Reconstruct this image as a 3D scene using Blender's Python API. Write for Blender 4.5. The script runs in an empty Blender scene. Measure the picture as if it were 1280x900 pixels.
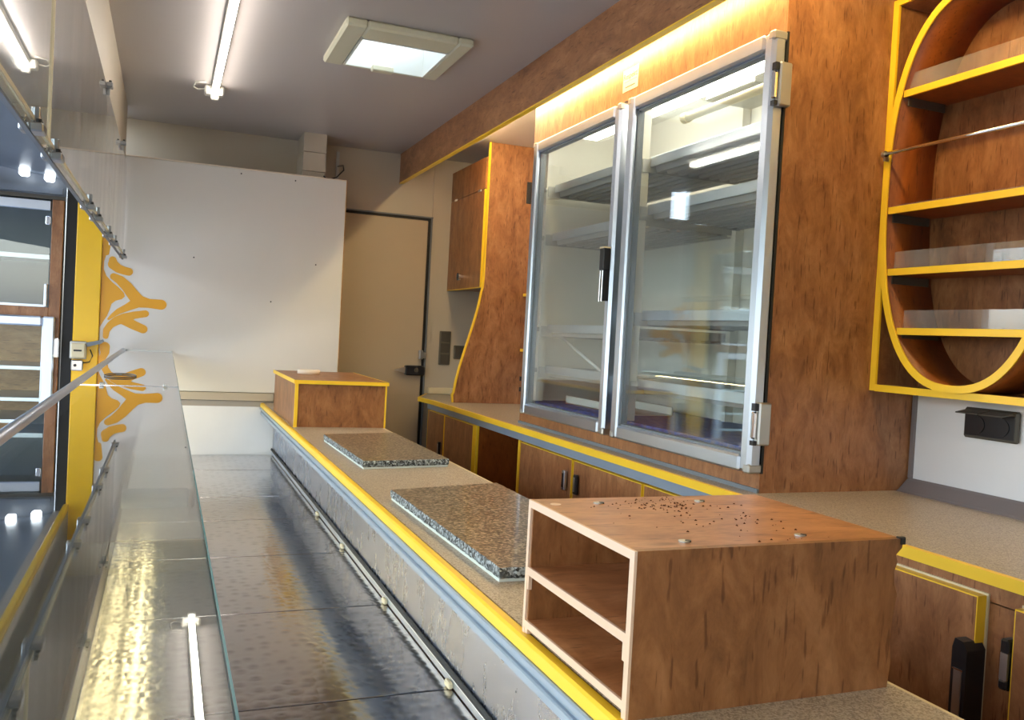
import bpy, math, random
from mathutils import Vector, Matrix
random.seed(7)
C = bpy.context.scene.collection
ZO = 1.27                      # eye height above the floor; heights below are given relative to the eye
# ------------------------------------------------------------------ materials
MATS = {}
def newmat(name):
    m = bpy.data.materials.new(name); m.use_nodes = True
    nt = m.node_tree; nt.nodes.clear(); MATS[name] = m
    out = nt.nodes.new('ShaderNodeOutputMaterial')
    return m, nt, out
def nd(nt, t, **k):
    n = nt.nodes.new(t)
    for a, v in k.items():
        if a.startswith('i_'): n.inputs[a[2:].replace('_', ' ')].default_value = v
        else: setattr(n, a, v)
    return n
def srgb(r, g, b):
    f = lambda c: (c/255/12.92) if c/255 <= .04045 else ((c/255+.055)/1.055)**2.4
    return (f(r), f(g), f(b), 1)
def coords(nt, scale=(1,1,1)):
    t = nd(nt, 'ShaderNodeTexCoord'); m = nd(nt, 'ShaderNodeMapping')
    m.inputs['Scale'].default_value = scale
    nt.links.new(t.outputs['Object'], m.inputs['Vector']); return m.outputs['Vector']
def ramp(nt, fac, stops):
    r = nd(nt, 'ShaderNodeValToRGB'); e = r.color_ramp.elements
    while len(e) < len(stops): e.new(.5)
    for i, (p, c) in enumerate(stops): e[i].position = p; e[i].color = c
    nt.links.new(fac, r.inputs['Fac']); return r.outputs['Color']
def plain(name, col, rough=.5, metal=0, noise=.06, nscale=6, spec=.5, bump=0, bscale=60, coat=0):
    m, nt, out = newmat(name)
    b = nd(nt, 'ShaderNodeBsdfPrincipled'); b.inputs['Metallic'].default_value = metal
    b.inputs['Roughness'].default_value = rough; b.inputs['Specular IOR Level'].default_value = spec
    b.inputs['Coat Weight'].default_value = coat; b.inputs['Coat Roughness'].default_value = .1
    v = coords(nt); n = nd(nt, 'ShaderNodeTexNoise'); n.inputs['Scale'].default_value = nscale; n.inputs['Detail'].default_value = 4
    nt.links.new(v, n.inputs['Vector'])
    lo = tuple(max(0, c*(1-noise)) for c in col[:3])+(1,); hi = tuple(min(1, c*(1+noise)) for c in col[:3])+(1,)
    nt.links.new(ramp(nt, n.outputs['Fac'], [(.3, lo), (.7, hi)]), b.inputs['Base Color'])
    if bump:
        n2 = nd(nt, 'ShaderNodeTexNoise'); n2.inputs['Scale'].default_value = bscale; n2.inputs['Detail'].default_value = 3
        nt.links.new(v, n2.inputs['Vector'])
        bp = nd(nt, 'ShaderNodeBump'); bp.inputs['Strength'].default_value = bump; bp.inputs['Distance'].default_value = .002
        nt.links.new(n2.outputs['Fac'], bp.inputs['Height']); nt.links.new(bp.outputs['Normal'], b.inputs['Normal'])
    nt.links.new(b.outputs[0], out.inputs[0]); return m
def wood(name, axis='z', lo=(120,76,46), mid=(156,105,66), hi=(182,132,90), rough=.38):
    m, nt, out = newmat(name)
    b = nd(nt, 'ShaderNodeBsdfPrincipled'); b.inputs['Roughness'].default_value = rough
    st = {'z': (1,1,.42), 'y': (1,.42,1), 'x': (.42,1,1)}[axis]; st2 = {'z': (1,1,.13), 'y': (1,.13,1), 'x': (.13,1,1)}[axis]
    n = nd(nt, 'ShaderNodeTexNoise'); n.inputs['Scale'].default_value = 20; n.inputs['Detail'].default_value = 10; n.inputs['Roughness'].default_value = .72; n.inputs['Distortion'].default_value = .6
    nt.links.new(coords(nt, st), n.inputs['Vector'])
    c1 = ramp(nt, n.outputs['Fac'], [(.3, srgb(*lo)), (.5, srgb(*mid)), (.7, srgb(*hi))])
    n3 = nd(nt, 'ShaderNodeTexNoise'); n3.inputs['Scale'].default_value = 42; n3.inputs['Detail'].default_value = 5; n3.inputs['Roughness'].default_value = .7
    nt.links.new(coords(nt, st), n3.inputs['Vector'])
    c3 = ramp(nt, n3.outputs['Fac'], [(.3, (.62,.6,.58,1)), (.6, (1,1,1,1))])
    n2 = nd(nt, 'ShaderNodeTexNoise'); n2.inputs['Scale'].default_value = 190; n2.inputs['Detail'].default_value = 1.5
    nt.links.new(coords(nt, st2), n2.inputs['Vector'])
    c2 = ramp(nt, n2.outputs['Fac'], [(.29, (.42,.34,.30,1)), (.37, (1,1,1,1))])
    mx = nd(nt, 'ShaderNodeMixRGB'); mx.blend_type = 'MULTIPLY'; mx.inputs[0].default_value = .55
    nt.links.new(c1, mx.inputs[1]); nt.links.new(c3, mx.inputs[2])
    mx2 = nd(nt, 'ShaderNodeMixRGB'); mx2.blend_type = 'MULTIPLY'; mx2.inputs[0].default_value = .75
    nt.links.new(mx.outputs[0], mx2.inputs[1]); nt.links.new(c2, mx2.inputs[2])
    nt.links.new(mx2.outputs[0], b.inputs['Base Color']); nt.links.new(b.outputs[0], out.inputs[0]); return m
def speckle(name, stops, scale=260, rough=.4, scale2=90, coat=0, bump=0):
    m, nt, out = newmat(name)
    b = nd(nt, 'ShaderNodeBsdfPrincipled'); b.inputs['Roughness'].default_value = rough; b.inputs['Coat Weight'].default_value = coat; b.inputs['Coat Roughness'].default_value = .04
    v = coords(nt); vo = nd(nt, 'ShaderNodeTexVoronoi'); vo.inputs['Scale'].default_value = scale
    nt.links.new(v, vo.inputs['Vector'])
    n = nd(nt, 'ShaderNodeTexNoise'); n.inputs['Scale'].default_value = scale2; n.inputs['Detail'].default_value = 6; nt.links.new(v, n.inputs['Vector'])
    sep = nd(nt, 'ShaderNodeSeparateColor'); nt.links.new(vo.outputs['Color'], sep.inputs[0])
    ad = nd(nt, 'ShaderNodeMath', operation='ADD'); nt.links.new(sep.outputs[0], ad.inputs[0]); nt.links.new(n.outputs['Fac'], ad.inputs[1])
    hf = nd(nt, 'ShaderNodeMath', operation='MULTIPLY'); hf.inputs[1].default_value = .5; nt.links.new(ad.outputs[0], hf.inputs[0])
    nt.links.new(ramp(nt, hf.outputs[0], stops), b.inputs['Base Color'])
    if bump:
        bp = nd(nt, 'ShaderNodeBump'); bp.inputs['Strength'].default_value = bump; bp.inputs['Distance'].default_value = .004
        nt.links.new(n.outputs['Fac'], bp.inputs['Height']); nt.links.new(bp.outputs['Normal'], b.inputs['Normal'])
    nt.links.new(b.outputs[0], out.inputs[0]); return m
def glass(name, tint=(.97,1,.985), refl=1.0, dirt=.0, base=.04, rough=0.0):
    m, nt, out = newmat(name)
    g = nd(nt, 'ShaderNodeNewGeometry'); dt = nd(nt, 'ShaderNodeVectorMath', operation='DOT_PRODUCT')
    nt.links.new(g.outputs['Normal'], dt.inputs[0]); nt.links.new(g.outputs['Incoming'], dt.inputs[1])
    ab = nd(nt, 'ShaderNodeMath', operation='ABSOLUTE'); nt.links.new(dt.outputs['Value'], ab.inputs[0])
    su = nd(nt, 'ShaderNodeMath', operation='SUBTRACT'); su.inputs[0].default_value = 1; nt.links.new(ab.outputs[0], su.inputs[1])
    pw = nd(nt, 'ShaderNodeMath', operation='POWER'); pw.inputs[1].default_value = 5; nt.links.new(su.outputs[0], pw.inputs[0])
    ma = nd(nt, 'ShaderNodeMath', operation='MULTIPLY_ADD'); ma.inputs[1].default_value = (1-base)*refl; ma.inputs[2].default_value = base*refl
    ma.use_clamp = True; nt.links.new(pw.outputs[0], ma.inputs[0])
    tr = nd(nt, 'ShaderNodeBsdfTransparent'); tr.inputs[0].default_value = tint+(1,)
    gl = nd(nt, 'ShaderNodeBsdfGlossy'); gl.inputs['Roughness'].default_value = rough; gl.inputs[0].default_value = (1,1,1,1)
    mx = nd(nt, 'ShaderNodeMixShader'); nt.links.new(ma.outputs[0], mx.inputs[0]); nt.links.new(tr.outputs[0], mx.inputs[1]); nt.links.new(gl.outputs[0], mx.inputs[2])
    last = mx.outputs[0]
    if dirt:
        df = nd(nt, 'ShaderNodeBsdfDiffuse'); df.inputs[0].default_value = (.75,.74,.72,1)
        n = nd(nt, 'ShaderNodeTexNoise'); n.inputs['Scale'].default_value = 3; n.inputs['Detail'].default_value = 4
        nt.links.new(coords(nt, (1, 2.2, .3)), n.inputs['Vector'])
        r = ramp(nt, n.outputs['Fac'], [(.35, (dirt*.25,)*3+(1,)), (.7, (dirt,)*3+(1,))])
        m2 = nd(nt, 'ShaderNodeMixShader'); nt.links.new(r, m2.inputs[0]); nt.links.new(last, m2.inputs[1]); nt.links.new(df.outputs[0], m2.inputs[2]); last = m2.outputs[0]
    nt.links.new(last, out.inputs[0]); return m
def emit(name, col, strength):
    m, nt, out = newmat(name); e = nd(nt, 'ShaderNodeEmission'); e.inputs[0].default_value = col+(1,); e.inputs[1].default_value = strength
    nt.links.new(e.outputs[0], out.inputs[0]); return m
def steel(name, col=(.55,.56,.58), rough=.28, kind='brushed', streak=(1,.05,1), var=.15, bump=.15):
    m, nt, out = newmat(name)
    b = nd(nt, 'ShaderNodeBsdfPrincipled'); b.inputs['Metallic'].default_value = 1; b.inputs['Base Color'].default_value = col+(1,)
    if kind == 'swirl':
        v = coords(nt, (1,1,0)); vo = nd(nt, 'ShaderNodeTexVoronoi'); vo.inputs['Scale'].default_value = 38; vo.inputs['Randomness'].default_value = .5
        nt.links.new(v, vo.inputs['Vector'])
        cc = ramp(nt, vo.outputs['Distance'], [(.05, tuple(c*.74 for c in col)+(1,)), (.45, tuple(min(1,c*1.12) for c in col)+(1,))]); nt.links.new(cc, b.inputs['Base Color'])
        mp = nd(nt, 'ShaderNodeMath', operation='SINE'); mu = nd(nt, 'ShaderNodeMath', operation='MULTIPLY'); mu.inputs[1].default_value = 7
        nt.links.new(vo.outputs['Distance'], mu.inputs[0]); nt.links.new(mu.outputs[0], mp.inputs[0])
        bp = nd(nt, 'ShaderNodeBump'); bp.inputs['Strength'].default_value = bump; bp.inputs['Distance'].default_value = .0012
        nt.links.new(mp.outputs[0], bp.inputs['Height']); nt.links.new(bp.outputs['Normal'], b.inputs['Normal'])
        n = nd(nt, 'ShaderNodeTexNoise'); n.inputs['Scale'].default_value = 5; n.inputs['Detail'].default_value = 5; nt.links.new(v, n.inputs['Vector'])
        r = ramp(nt, n.outputs['Fac'], [(.3, (rough-.03,)*3+(1,)), (.7, (rough+.06,)*3+(1,))]); nt.links.new(r, b.inputs['Roughness'])
    else:
        v = coords(nt, streak); n = nd(nt, 'ShaderNodeTexNoise'); n.inputs['Scale'].default_value = 14; n.inputs['Detail'].default_value = 6; n.inputs['Roughness'].default_value = .65
        nt.links.new(v, n.inputs['Vector'])
        r = ramp(nt, n.outputs['Fac'], [(.3, (max(.05, rough-var*.5),)*3+(1,)), (.7, (rough+var,)*3+(1,))]); nt.links.new(r, b.inputs['Roughness'])
        bp = nd(nt, 'ShaderNodeBump'); bp.inputs['Strength'].default_value = bump; bp.inputs['Distance'].default_value = .003
        nt.links.new(n.outputs['Fac'], bp.inputs['Height'])
        if bump > .05: nt.links.new(bp.outputs['Normal'], b.inputs['Normal'])
    nt.links.new(b.outputs[0], out.inputs[0]); return m

W  = wood('wood_vertical', 'z'); WY = wood('wood_along', 'y'); WX = wood('wood_across', 'x')
WD = wood('wood_oval_lining', 'z', (128,66,22), (146,77,27), (162,90,36), .4)
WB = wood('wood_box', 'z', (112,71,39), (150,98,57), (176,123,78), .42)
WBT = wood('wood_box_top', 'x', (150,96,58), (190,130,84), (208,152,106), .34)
WL = wood('wood_light', 'x', (170,124,74), (196,150,98), (214,172,122), .45)
YEL = plain('yellow_edging', srgb(244,200,48), .38, noise=.05)
YPO = plain('yellow_post_paint', srgb(240,188,22), .3, noise=.04, nscale=3)
PEACH = plain('beech_edge_band', srgb(226,194,166), .5, noise=.05)
CREAM = plain('cream_edging', srgb(214,200,164), .5, noise=.05)
WHITE = plain('white_laminate', srgb(216,212,204), .38, noise=.03, nscale=2.5)
WHITE2 = plain('white_splashback', srgb(226,226,226), .35, noise=.03)
TAN = plain('tan_wall_panel', srgb(184,172,152), .42, noise=.03, nscale=2)
GREYW = plain('grey_wall_panel', srgb(160,152,142), .45, noise=.03)
CEIL = plain('ceiling_panel', srgb(176,168,164), .3, noise=.03, nscale=1.5, spec=.6)
DOORM = plain('door_panel', srgb(178,160,134), .5, noise=.03, nscale=2)
COUNTER = speckle('speckled_laminate', [(.3, srgb(132,118,102)), (.5, srgb(168,154,136)), (.75, srgb(188,176,160))], 520, .36, 260)
GRAN = speckle('brown_granite', [(.25, srgb(36,30,26)), (.42, srgb(84,72,60)), (.57, srgb(124,108,90)), (.72, srgb(172,158,138))], 230, .28, 160, coat=.25)
GRANE = speckle('granite_rough_edge', [(.3, srgb(26,30,34)), (.5, srgb(96,104,108)), (.72, srgb(170,182,190))], 260, .55, 120, bump=.6)
ALU = plain('anodised_aluminium', (.58,.64,.73,1), .34, 1, .03)
ALUG = plain('grey_painted_profile', srgb(150,166,184), .32, .25, .04)
CHROME = plain('chrome', (.82,.82,.84,1), .09, 1, .02)
DULL = plain('dull_zinc', (.5,.5,.48,1), .4, 1, .05)
BLACK = plain('black_plastic', (.014,.014,.016,1), .33, 0, .1)
RUB = plain('black_rubber', (.01,.01,.01,1), .6, 0, .1)
DGREY = plain('dark_grey_plastic', srgb(78,72,62), .4)
BROWNSW = plain('bronze_switch_plastic', srgb(104,96,80), .4, .2)
GASK = plain('grey_gasket', srgb(110,116,120), .5)
COVE = plain('grey_cove_strip', srgb(128,118,116), .4)
STEEL = steel('brushed_steel', (.36,.40,.50), .27, streak=(1,1,.5), var=.03, bump=.015)
DECK = steel('circle_ground_steel', (.50,.48,.48), .15, 'swirl', bump=.10)
SHELF = plain('galvanised_shelf', (.44,.44,.43,1), .45, .4, .05)
INT = plain('fridge_lining', srgb(226,224,214), .4, noise=.02)
FOAM = plain('white_foam', srgb(214,224,222), .8)
TAPE = plain('paper_tape', srgb(226,212,190), .6)
FLOORM = plain('grey_floor_covering', srgb(88,84,80), .5, noise=.1, bump=.2)
GROUND = plain('pavement', srgb(176,184,194), .9, noise=.15, bump=.3)
CANOPY = plain('canopy_underside', (.12,.14,.17,1), .35, 0, .05)
DARKIN = plain('dark_interior_panel', srgb(70,62,56), .4, noise=.05)
DECAL = plain('orange_decal_film', srgb(224,160,30), .35, noise=.04)
CAVG = plain('cold_grey_lining', srgb(120,130,140), .4)
CRUMB = plain('dark_crumbs', srgb(92,50,28), .8)
PAPER = plain('sticker_paper', srgb(225,222,196), .5)
INK = plain('sticker_ink', srgb(70,66,56), .6)
BARG = plain('pale_grey_plastic', srgb(186,192,192), .4)
CLAMP = plain('worn_chrome', (.36,.37,.38,1), .3, 1, .05)
VENTW = plain('cream_roof_vent_plastic', srgb(206,200,172), .4, noise=.03)
LAMPW = plain('white_lamp_housing', srgb(225,222,210), .4, noise=.02)
PIPE = plain('cream_pipe', srgb(206,196,160), .4)
G = glass('clear_glass'); GTOP = glass('display_top_glass', (.92,.965,.95), 1.45, base=.05); GUP = glass('upper_screen_glass', (.9,.93,.92), 1.5, dirt=.2)
ACR = glass('acrylic_strip', (.93,.93,.93), 1.2, dirt=.16); GEDGE = plain('green_glass_edge', srgb(70,140,140), .2, noise=.05)
GF = glass('fridge_door_glass', (.97,.985,.98), 1.0, base=.04)
TUBE = emit('tube_light', (1,.94,.86), 14); LED = emit('warm_strip', (1,.76,.31), 26); LEDF = emit('warm_tube', (1,.80,.45), 60); LEDS = emit('warm_case_strip', (1,.80,.42), 12)
FLAMP = emit('fridge_lamp', (1,.95,.82), 7); DAYL = emit('sky_gap_glow', (.85,.93,1), 5)
m, nt, out = newmat('frosted_dome')
tl = nd(nt, 'ShaderNodeBsdfTranslucent'); tl.inputs[0].default_value = (.5,.58,.62,1); ds = nd(nt, 'ShaderNodeBsdfTransparent'); ds.inputs[0].default_value = (.45,.55,.6,1)
mxx = nd(nt, 'ShaderNodeMixShader'); mxx.inputs[0].default_value = .4; nt.links.new(tl.outputs[0], mxx.inputs[1]); nt.links.new(ds.outputs[0], mxx.inputs[2]); nt.links.new(mxx.outputs[0], out.inputs[0]); DOME = m
# blue woven mat
m, nt, out = newmat('blue_woven_mat'); b = nd(nt, 'ShaderNodeBsdfPrincipled'); b.inputs['Roughness'].default_value = .7
wv = nd(nt, 'ShaderNodeTexNoise'); wv.inputs['Scale'].default_value = 45; wv.inputs['Detail'].default_value = 2; nt.links.new(coords(nt, (2.4, .5, 1)), wv.inputs['Vector'])
nt.links.new(ramp(nt, wv.outputs['Fac'], [(.40, srgb(16,52,130)), (.52, srgb(34,84,170)), (.62, srgb(104,98,118)), (.66, srgb(70,100,170))]), b.inputs['Base Color']); nt.links.new(b.outputs[0], out.inputs[0]); MAT = m

# ------------------------------------------------------------------ mesh collector
class MB:
    def __init__(s): s.v = []; s.f = []; s.sm = []; s.mi = []; s.cur = 0
    def add(s, vs, fs, smooth=False):
        o = len(s.v); s.v += [tuple(v) for v in vs]; s.f += [tuple(i+o for i in f) for f in fs]; s.sm += [smooth]*len(fs); s.mi += [s.cur]*len(fs); return s
    def mat(s, i): s.cur = i; return s
    def box(s, x0, x1, y0, y1, z0, z1, r=0.0):
        if x0 > x1: x0, x1 = x1, x0
        if y0 > y1: y0, y1 = y1, y0
        if z0 > z1: z0, z1 = z1, z0
        r = min(r, (x1-x0)*.45, (y1-y0)*.45, (z1-z0)*.45)
        if r <= 0:
            vs = [(x,y,z) for x in (x0,x1) for y in (y0,y1) for z in (z0,z1)]
            return s.add(vs, [(0,1,3,2),(4,6,7,5),(0,4,5,1),(2,3,7,6),(0,2,6,4),(1,5,7,3)])
        c = ((x0,x1),(y0,y1),(z0,z1)); vs = []; idx = {}
        for i in (0,1):
            for j in (0,1):
                for k in (0,1):
                    for ax in range(3):
                        p = [c[0][i], c[1][j], c[2][k]]
                        for q in range(3):
                            if q != ax: p[q] += r*(1 if (i,j,k)[q] == 0 else -1)
                        idx[(i,j,k,ax)] = len(vs); vs.append(tuple(p))
        fs = []
        for ax in range(3):
            u, w = [q for q in range(3) if q != ax]
            for sd in (0,1):
                ring = []
                for a, b2 in ((0,0),(1,0),(1,1),(0,1)):
                    t = [0,0,0]; t[ax] = sd; t[u] = a; t[w] = b2; ring.append(idx[(*t, ax)])
                fs.append(tuple(ring))
            for a in (0,1):
                for b2 in (0,1):
                    t0 = [0,0,0]; t0[u] = a; t0[w] = b2; t1 = list(t0); t1[ax] = 1
                    fs.append((idx[(*t0,u)], idx[(*t1,u)], idx[(*t1,w)], idx[(*t0,w)]))
        for i in (0,1):
            for j in (0,1):
                for k in (0,1): fs.append(tuple(idx[(i,j,k,a)] for a in range(3)))
        return s.add(vs, fs)
    def prism(s, pts, axis, a0, a1, smooth=False):
        # pts: polygon in the two remaining axes (in x,y,z order)
        def mk(p, a):
            if axis == 'x': return (a, p[0], p[1])
            if axis == 'y': return (p[0], a, p[1])
            return (p[0], p[1], a)
        n = len(pts); vs = [mk(p, a0) for p in pts]+[mk(p, a1) for p in pts]
        s.add(vs, [tuple(range(n)), tuple(range(2*n-1, n-1, -1))])
        o = len(s.v)-2*n
        for i in range(n):
            s.f.append((o+i, o+(i+1) % n, o+n+(i+1) % n, o+n+i)); s.sm.append(smooth); s.mi.append(s.cur)
        return s
    def tube(s, pts, r, n=12, cap=True):
        pts = [Vector(p) for p in pts]; rings = []
        for i, p in enumerate(pts):
            d = (pts[min(i+1, len(pts)-1)]-pts[max(i-1, 0)]).normalized()
            up = Vector((0,0,1)) if abs(d.z) < .9 else Vector((1,0,0))
            a = d.cross(up).normalized(); b = d.cross(a)
            rings.append([p+(a*math.cos(t)+b*math.sin(t))*r for t in [2*math.pi*k/n for k in range(n)]])
        vs = [v for rg in rings for v in rg]; fs = []
        for i in range(len(pts)-1):
            for k in range(n): fs.append((i*n+k, i*n+(k+1) % n, (i+1)*n+(k+1) % n, (i+1)*n+k))
        s.add(vs, fs, True)
        if cap:
            o = len(s.v)-len(vs); s.f += [tuple(o+k for k in range(n)), tuple(o+len(vs)-n+k for k in range(n-1, -1, -1))]; s.sm += [False]*2; s.mi += [s.cur]*2
        return s
    def cyl(s, c, ax, r, h, n=28, r2=None):
        r2 = r if r2 is None else r2; vs = []
        for a, rr in ((0, r), (h, r2)):
            for k in range(n):
                t = 2*math.pi*k/n; u, w = rr*math.cos(t), rr*math.sin(t)
                vs.append({'x': (c[0]+a, c[1]+u, c[2]+w), 'y': (c[0]+u, c[1]+a, c[2]+w), 'z': (c[0]+u, c[1]+w, c[2]+a)}[ax])
        s.add(vs, [(k, (k+1) % n, n+(k+1) % n, n+k) for k in range(n)], True)
        return s.add(vs, [tuple(range(n)), tuple(range(2*n-1, n-1, -1))])
def bounds(mb):
    return [(min(v[i] for v in mb.v), max(v[i] for v in mb.v)) for i in range(3)]
def wloc(o):
    l = Vector(o.location)
    while o.parent: o = o.parent; l += Vector(o.location)
    return l
def obj(name, mb, mat, parent=None, label=None, cat=None, group=None, kind=None):
    b = bounds(mb); org = Vector(((b[0][0]+b[0][1])/2, (b[1][0]+b[1][1])/2, b[2][0]))
    if parent: org = wloc(parent)-Vector((0,0,ZO))
    me = bpy.data.meshes.new(name)
    me.from_pydata([tuple(Vector(v)-org) for v in mb.v], [], mb.f)
    for p, sm, mi in zip(me.polygons, mb.sm, mb.mi): p.use_smooth = sm; p.material_index = mi
    for mt in (mat if isinstance(mat, (list, tuple)) else [mat]): me.materials.append(mt)
    import bmesh
    bm = bmesh.new(); bm.from_mesh(me); bmesh.ops.recalc_face_normals(bm, faces=bm.faces); bm.to_mesh(me); bm.free()
    o = bpy.data.objects.new(name, me); C.objects.link(o)
    if parent: o.parent = parent
    else: o.location = org+Vector((0,0,ZO))
    if label: o['label'] = label
    if cat: o['category'] = cat
    if group: o['group'] = group
    if kind: o['kind'] = kind
    return o
def thing(name, label, cat, loc, group=None):
    o = bpy.data.objects.new(name, None); C.objects.link(o); o.empty_display_size = .05
    o.location = (loc[0], loc[1], loc[2]+ZO); o['label'] = label; o['category'] = cat
    if group: o['group'] = group
    return o
def B(*a, **k): return MB().box(*a, **k)
def struct(name, mb, mat): return obj(name, mb, mat, kind='structure')

FL = -1.27; CE = .88; WR = 1.64; YF = 4.25; YB = -1.5
# ------------------------------------------------------------------ the room
struct('floor', B(-.33, WR+.05, YB-.05, YF+.05, FL-.05, FL), FLOORM)
sx0, sx1, sy0, sy1 = .50, .77, 2.575, 2.855
mb = MB(); mb.box(-.33, sx0, YB-.05, YF+.05, CE, CE+.04); mb.box(sx1, WR+.05, YB-.05, YF+.05, CE, CE+.04)
mb.box(sx0, sx1, YB-.05, sy0, CE, CE+.04); mb.box(sx0, sx1, sy1, YF+.05, CE, CE+.04)
struct('ceiling', mb, CEIL)
struct('wall_right', B(WR, WR+.05, YB, YF, FL, CE), WHITE2)
struct('wall_far', MB().box(-.25, WR, YF, YF+.05, .575, CE).box(-.25, .77, YF, YF+.05, FL, .575).box(1.222, WR, YF, YF+.05, FL, .575), TAN)
struct('wall_back', B(-.33, WR, YB-.05, YB, FL, CE), WHITE)
struct('wall_left', MB().box(-.43, -.215, YB, 3.984, .66, .70).box(-.215, -.185, YB, 4.0, .66, CE).box(-.33, -.3, YB, 4.0, FL, -.62), TAN)
struct('ground', B(-6, 4, -4, 8, FL-.35, FL-.3), GROUND)
# corner joint line of the far wall and its trim strip
struct('trim_1', B(1.228, 1.25, YF-.006, YF, -.31, CE), TAN)
# door
d = MB().box(.60, 1.205, YF-.02, YF+.02, FL+.01, .562, r=.004)
dr = struct('door_1', d, DOORM)
obj('door_gasket', MB().box(.77, 1.222, YF-.004, YF+.03, .563, .577).box(1.206, 1.222, YF-.004, YF+.03, FL+.01, .563), RUB, dr)
obj('door_frame_lip', MB().box(.77, 1.232, YF-.012, YF, .577, .583).box(1.222, 1.23, YF-.012, YF, -1.2, .583), GASK, dr)
h = obj('door_handle', MB().box(1.115, 1.215, YF-.06, YF-.02, -.217, -.168, r=.006), BLACK, dr)
obj('lever_tip', MB().prism([(1.06, -.193), (1.117, -.176), (1.117, -.209)], 'y', YF-.05, YF-.035), DULL, h)
obj('lock_button', MB().cyl((1.17, YF-.064, -.19), 'y', .011, .005), DGREY, h)
obj('door_latch', MB().box(1.185, 1.205, YF-.05, YF-.02, -.135, -.09, r=.004).box(1.206, 1.222, YF-.04, YF-.012, -.13, -.1, r=.003), DULL, dr)

# duct at ceiling
t = thing('corner_duct', 'pale boxed duct under the ceiling above the white board', 'duct', (.6, 4.15, -.3))
obj('duct_box', MB().box(.548, .65, 4.04, YF, -.3, .705).box(.548, .65, 4.04, YF, .708, .792).box(.548, .65, 4.04, YF, .795, CE), TAN, t)
obj('hanging_cable', MB().tube([(.64, 4.03, .69), (.66, 4.03, .675), (.70, 4.03, .69), (.735, 4.05, .73), (.74, 4.1, .76), (.74, 4.245, .78)], .003, 8), BLACK, t, label='thin black cable curling out beside the duct')
obj('cable_clip', MB().box(.733, .746, 4.235, YF, .70, .85), DULL, t)

# white board
t = thing('white_board', 'large white wall board with an orange splash decal at its left edge', 'wall board', (.25, 4.01, -.585))
obj('panel', MB().box(-.257, .742, 4.0, 4.02, -.309, .672, r=.002), WHITE, t)
obj('top_edging', MB().box(-.257, .742, 3.998, 4.021, .672, .677), TAPE, t)
obj('side_edging', MB().box(.742, .745, 3.999, 4.021, -.309, .677), WL, t)
for sx, sz in ((.02+.26, .652), (.513, .648), (.62, .28), (.10, .27), (.43, .10)):
    obj('screw', MB().cyl((sx, 3.9965, sz), 'y', .0032, .004, 10), BLACK, t)
obj('lower_trim', MB().box(-.20, .46, 3.996, 4.02, -.345, -.311), TAN, t)
obj('grey_trim', MB().box(-.20, .46, 4.004, 4.02, -.372, -.347), GREYW, t)
obj('splashback', MB().box(-.20, .47, 4.005, 4.02, -.60, -.372), WHITE2, t)
# decal: rounded strokes measured on the board (X, Z) at Y = 4
def px2board(px, py):       # 3x zoomed photo grid -> board metres
    x, y = px/3, 200+py/3
    return (-.254+(x-130)*.003243, .313-(y-300)*.003155-(x-130)*.000155)
YS = [3.9975]
def stroke(mb, pts, rads, y, n=18):
    P = [(max(px2board(*p)[0], -.242), px2board(*p)[1]) for p in pts]; Rr = [r*.0012 for r in rads]
    for i, (p, r) in enumerate(zip(P, Rr)):
        YS[0] += .00002; y = YS[0]
        mb.add([(p[0]+r*math.cos(2*math.pi*k/n), y, p[1]+r*math.sin(2*math.pi*k/n)) for k in range(n)], [tuple(range(n))])
    for i in range(len(P)-1):
        a, b2 = Vector(P[i]), Vector(P[i+1]); dd = (b2-a).normalized(); nn = Vector((-dd.y, dd.x)); YS[0] += .00002; y = YS[0]
        q = [a+nn*Rr[i], b2+nn*Rr[i+1], b2-nn*Rr[i+1], a-nn*Rr[i]]
        mb.add([(v.x, y, v.y) for v in q], [(0,1,2,3)])
dm = MB(); yy = 3.9985
stroke(dm, [(424,374),(426,392),(444,406),(466,412),(482,414)], [12,17,15,14,14], yy)
stroke(dm, [(430,440),(454,452),(478,474),(502,505),(522,528),(560,532),(604,532)], [12,16,18,20,22,16,18], yy)
stroke(dm, [(515,535),(485,555),(452,576),(432,594),(418,610)], [18,13,10,7,4], yy)
stroke(dm, [(548,575),(508,585),(472,602),(447,614),(426,632),(412,655),(410,680)], [12,13,17,15,12,11,9], yy)
stroke(dm, [(470,606),(505,624),(542,638)], [18,16,15], yy)
stroke(dm, [(408,722),(410,744),(400,770),(385,785)], [17,14,10,8], yy)
stroke(dm, [(392,300),(400,330),(402,350)], [14,11,8], yy)
left = [(378,285),(398,310),(402,352),(394,385),(394,415),(404,440),(425,462),(450,482),(468,500),(472,514),(462,526),(440,535),(426,549),(420,573),(412,598),(398,624),(386,648),(380,662),(380,735),(392,765),(404,790),(380,800)]
dm.add([(max(px2board(*p)[0], -.2565), yy, px2board(*p)[1]) for p in left], [tuple(range(len(left)))])
obj('splash_decal', dm, DECAL, t, label='orange splash decal')

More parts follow.
